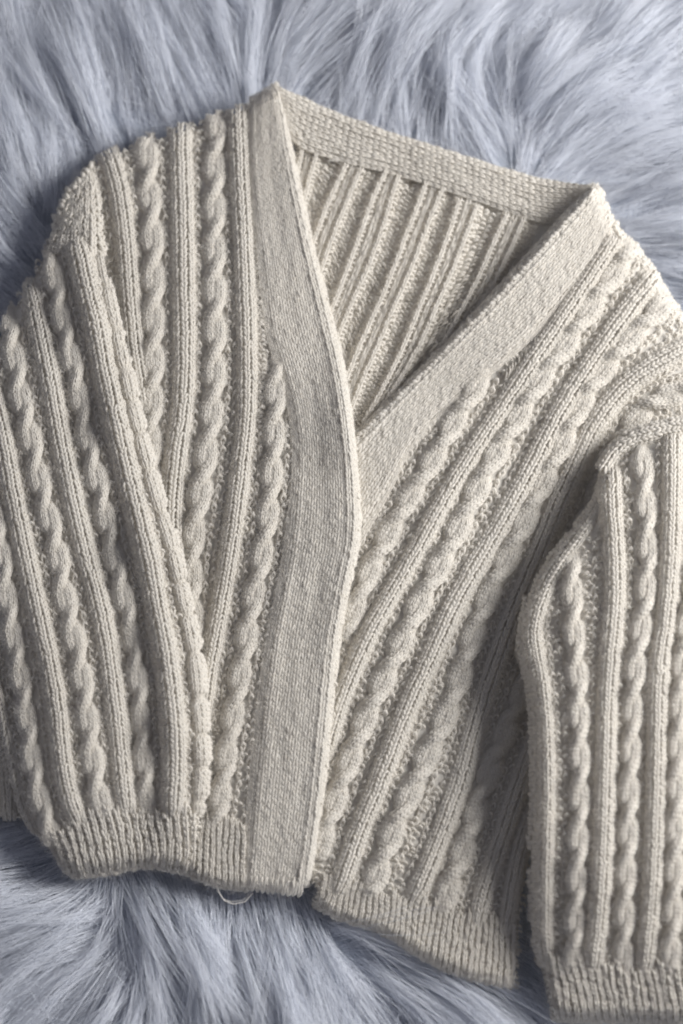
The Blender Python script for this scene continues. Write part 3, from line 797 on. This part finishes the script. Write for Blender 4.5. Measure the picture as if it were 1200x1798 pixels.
def flow(px, py):
    d2 = ((np.stack([px, py], -1)[:, None] - FLOW[None, :, :2]) ** 2).sum(-1)
    wgt = 1 / (d2 + 900) ** 1.6
    v = (wgt[..., None] * FLOW[None, :, 2:]).sum(1)
    return v / (np.linalg.norm(v, axis=1)[:, None] + 1e-9)

SIL = smooth([(487,165),(700,260),(940,330),(1045,335),(1150,520),(1230,620),(1330,760),(1330,1790),(985,1775),(940,1680),(912,1660),(900,1715),(760,1675),(600,1600),(540,1560),(345,1530),(240,1505),(130,1525),(60,1450),(-60,1420),(-60,700),(30,545),(110,350),(190,280),(430,200)], 1, True)
body = [SL, SR, lf.out, rf.out, nb.out, cap.out, bk.out, SIL]
def body_dist(px, py):
    d = np.full(px.shape, -1e9)
    for o in body:
        d = np.maximum(d, edge_dist(o, px, py))
    return d

NT = 12800                      # tufts
tx = rng.uniform(-RX, RX, NT); ty = rng.uniform(-RY, RY, NT)
tpx, tpy = to_px(tx, ty, -0.02 + 0 * tx)
bd = body_dist(tpx, tpy)
vis = (bd < 22) & (tpx > -260) & (tpx < 1480) & (tpy > -260) & (tpy < 2010)
tx, ty, tpx, tpy, bd = tx[vis], ty[vis], tpx[vis], tpy[vis], bd[vis]
nt = len(tx)
fl = flow(tpx, tpy)
ang = np.arctan2(-fl[:, 1], fl[:, 0]) + .36 * vnoise(tpx / 120, tpy / 120, 31) + .14 * vnoise(tpx / 45, tpy / 45, 32) + rng.normal(0, .11, nt)
curv = .45 * vnoise(tpx / 120 + 40, tpy / 120, 33) + rng.normal(0, .16, nt)
near = np.clip((40 + bd) / 70, 0, 1)                     # pressed flat beside the garment
rise = (.26 + .20 * vnoise(tpx / 60, tpy / 60, 34) + rng.normal(0, .08, nt)) * (1 - .55 * near)
tlen = (.080 + .016 * vnoise(tpx / 80, tpy / 80, 35) + rng.normal(0, .006, nt))
PER = 27
K = 9
n = nt * PER
rep = np.repeat(np.arange(nt), PER)
rr = np.sqrt(rng.random(n)) * .0078; ra_ = rng.random(n) * 2 * math.pi
ox, oy = rr * np.cos(ra_), rr * np.sin(ra_)
u = np.linspace(0, 1, K)[None]
stray = rng.random(n) < .05
A = (ang[rep] + rng.normal(0, .07, n) + np.where(stray, rng.normal(0, .7, n), 0))[:, None] + (curv[rep] + rng.normal(0, .16, n))[:, None] * (u - .2)
Ls = (tlen[rep] * (1 + rng.normal(0, .13, n)) * np.where(stray & (bd[rep] > -190), .45, 1))[:, None]
R_ = np.clip(rise[rep] + rng.normal(0, .05, n) + np.where(stray, .12, 0), .05, 1)[:, None]
el = R_ * 1.9 * (1 - u) - .25 * u                         # elevation angle along the fibre: rises, then lies over
step = Ls / (K - 1)
def cum(x):
    return np.concatenate([np.zeros((n, 1)), np.cumsum(x[:, :-1], 1)], 1)
X = tx[rep][:, None] + ox[:, None] * (1 - .88 * u ** .8) + cum(np.cos(A) * np.cos(el) * step)
Y = ty[rep][:, None] + oy[:, None] * (1 - .88 * u ** .8) + cum(np.sin(A) * np.cos(el) * step)
Zs = -.019 + cum(np.sin(el) * step) + (rng.random((n, 1)) - .5) * .002
hair("pile", np.stack([X, Y, Zs], -1), np.array([.00011, .00011, .00011, .00010, .00010, .00009, .00008, .00006, .00002]), M_FUR, rug, kind='stuff')
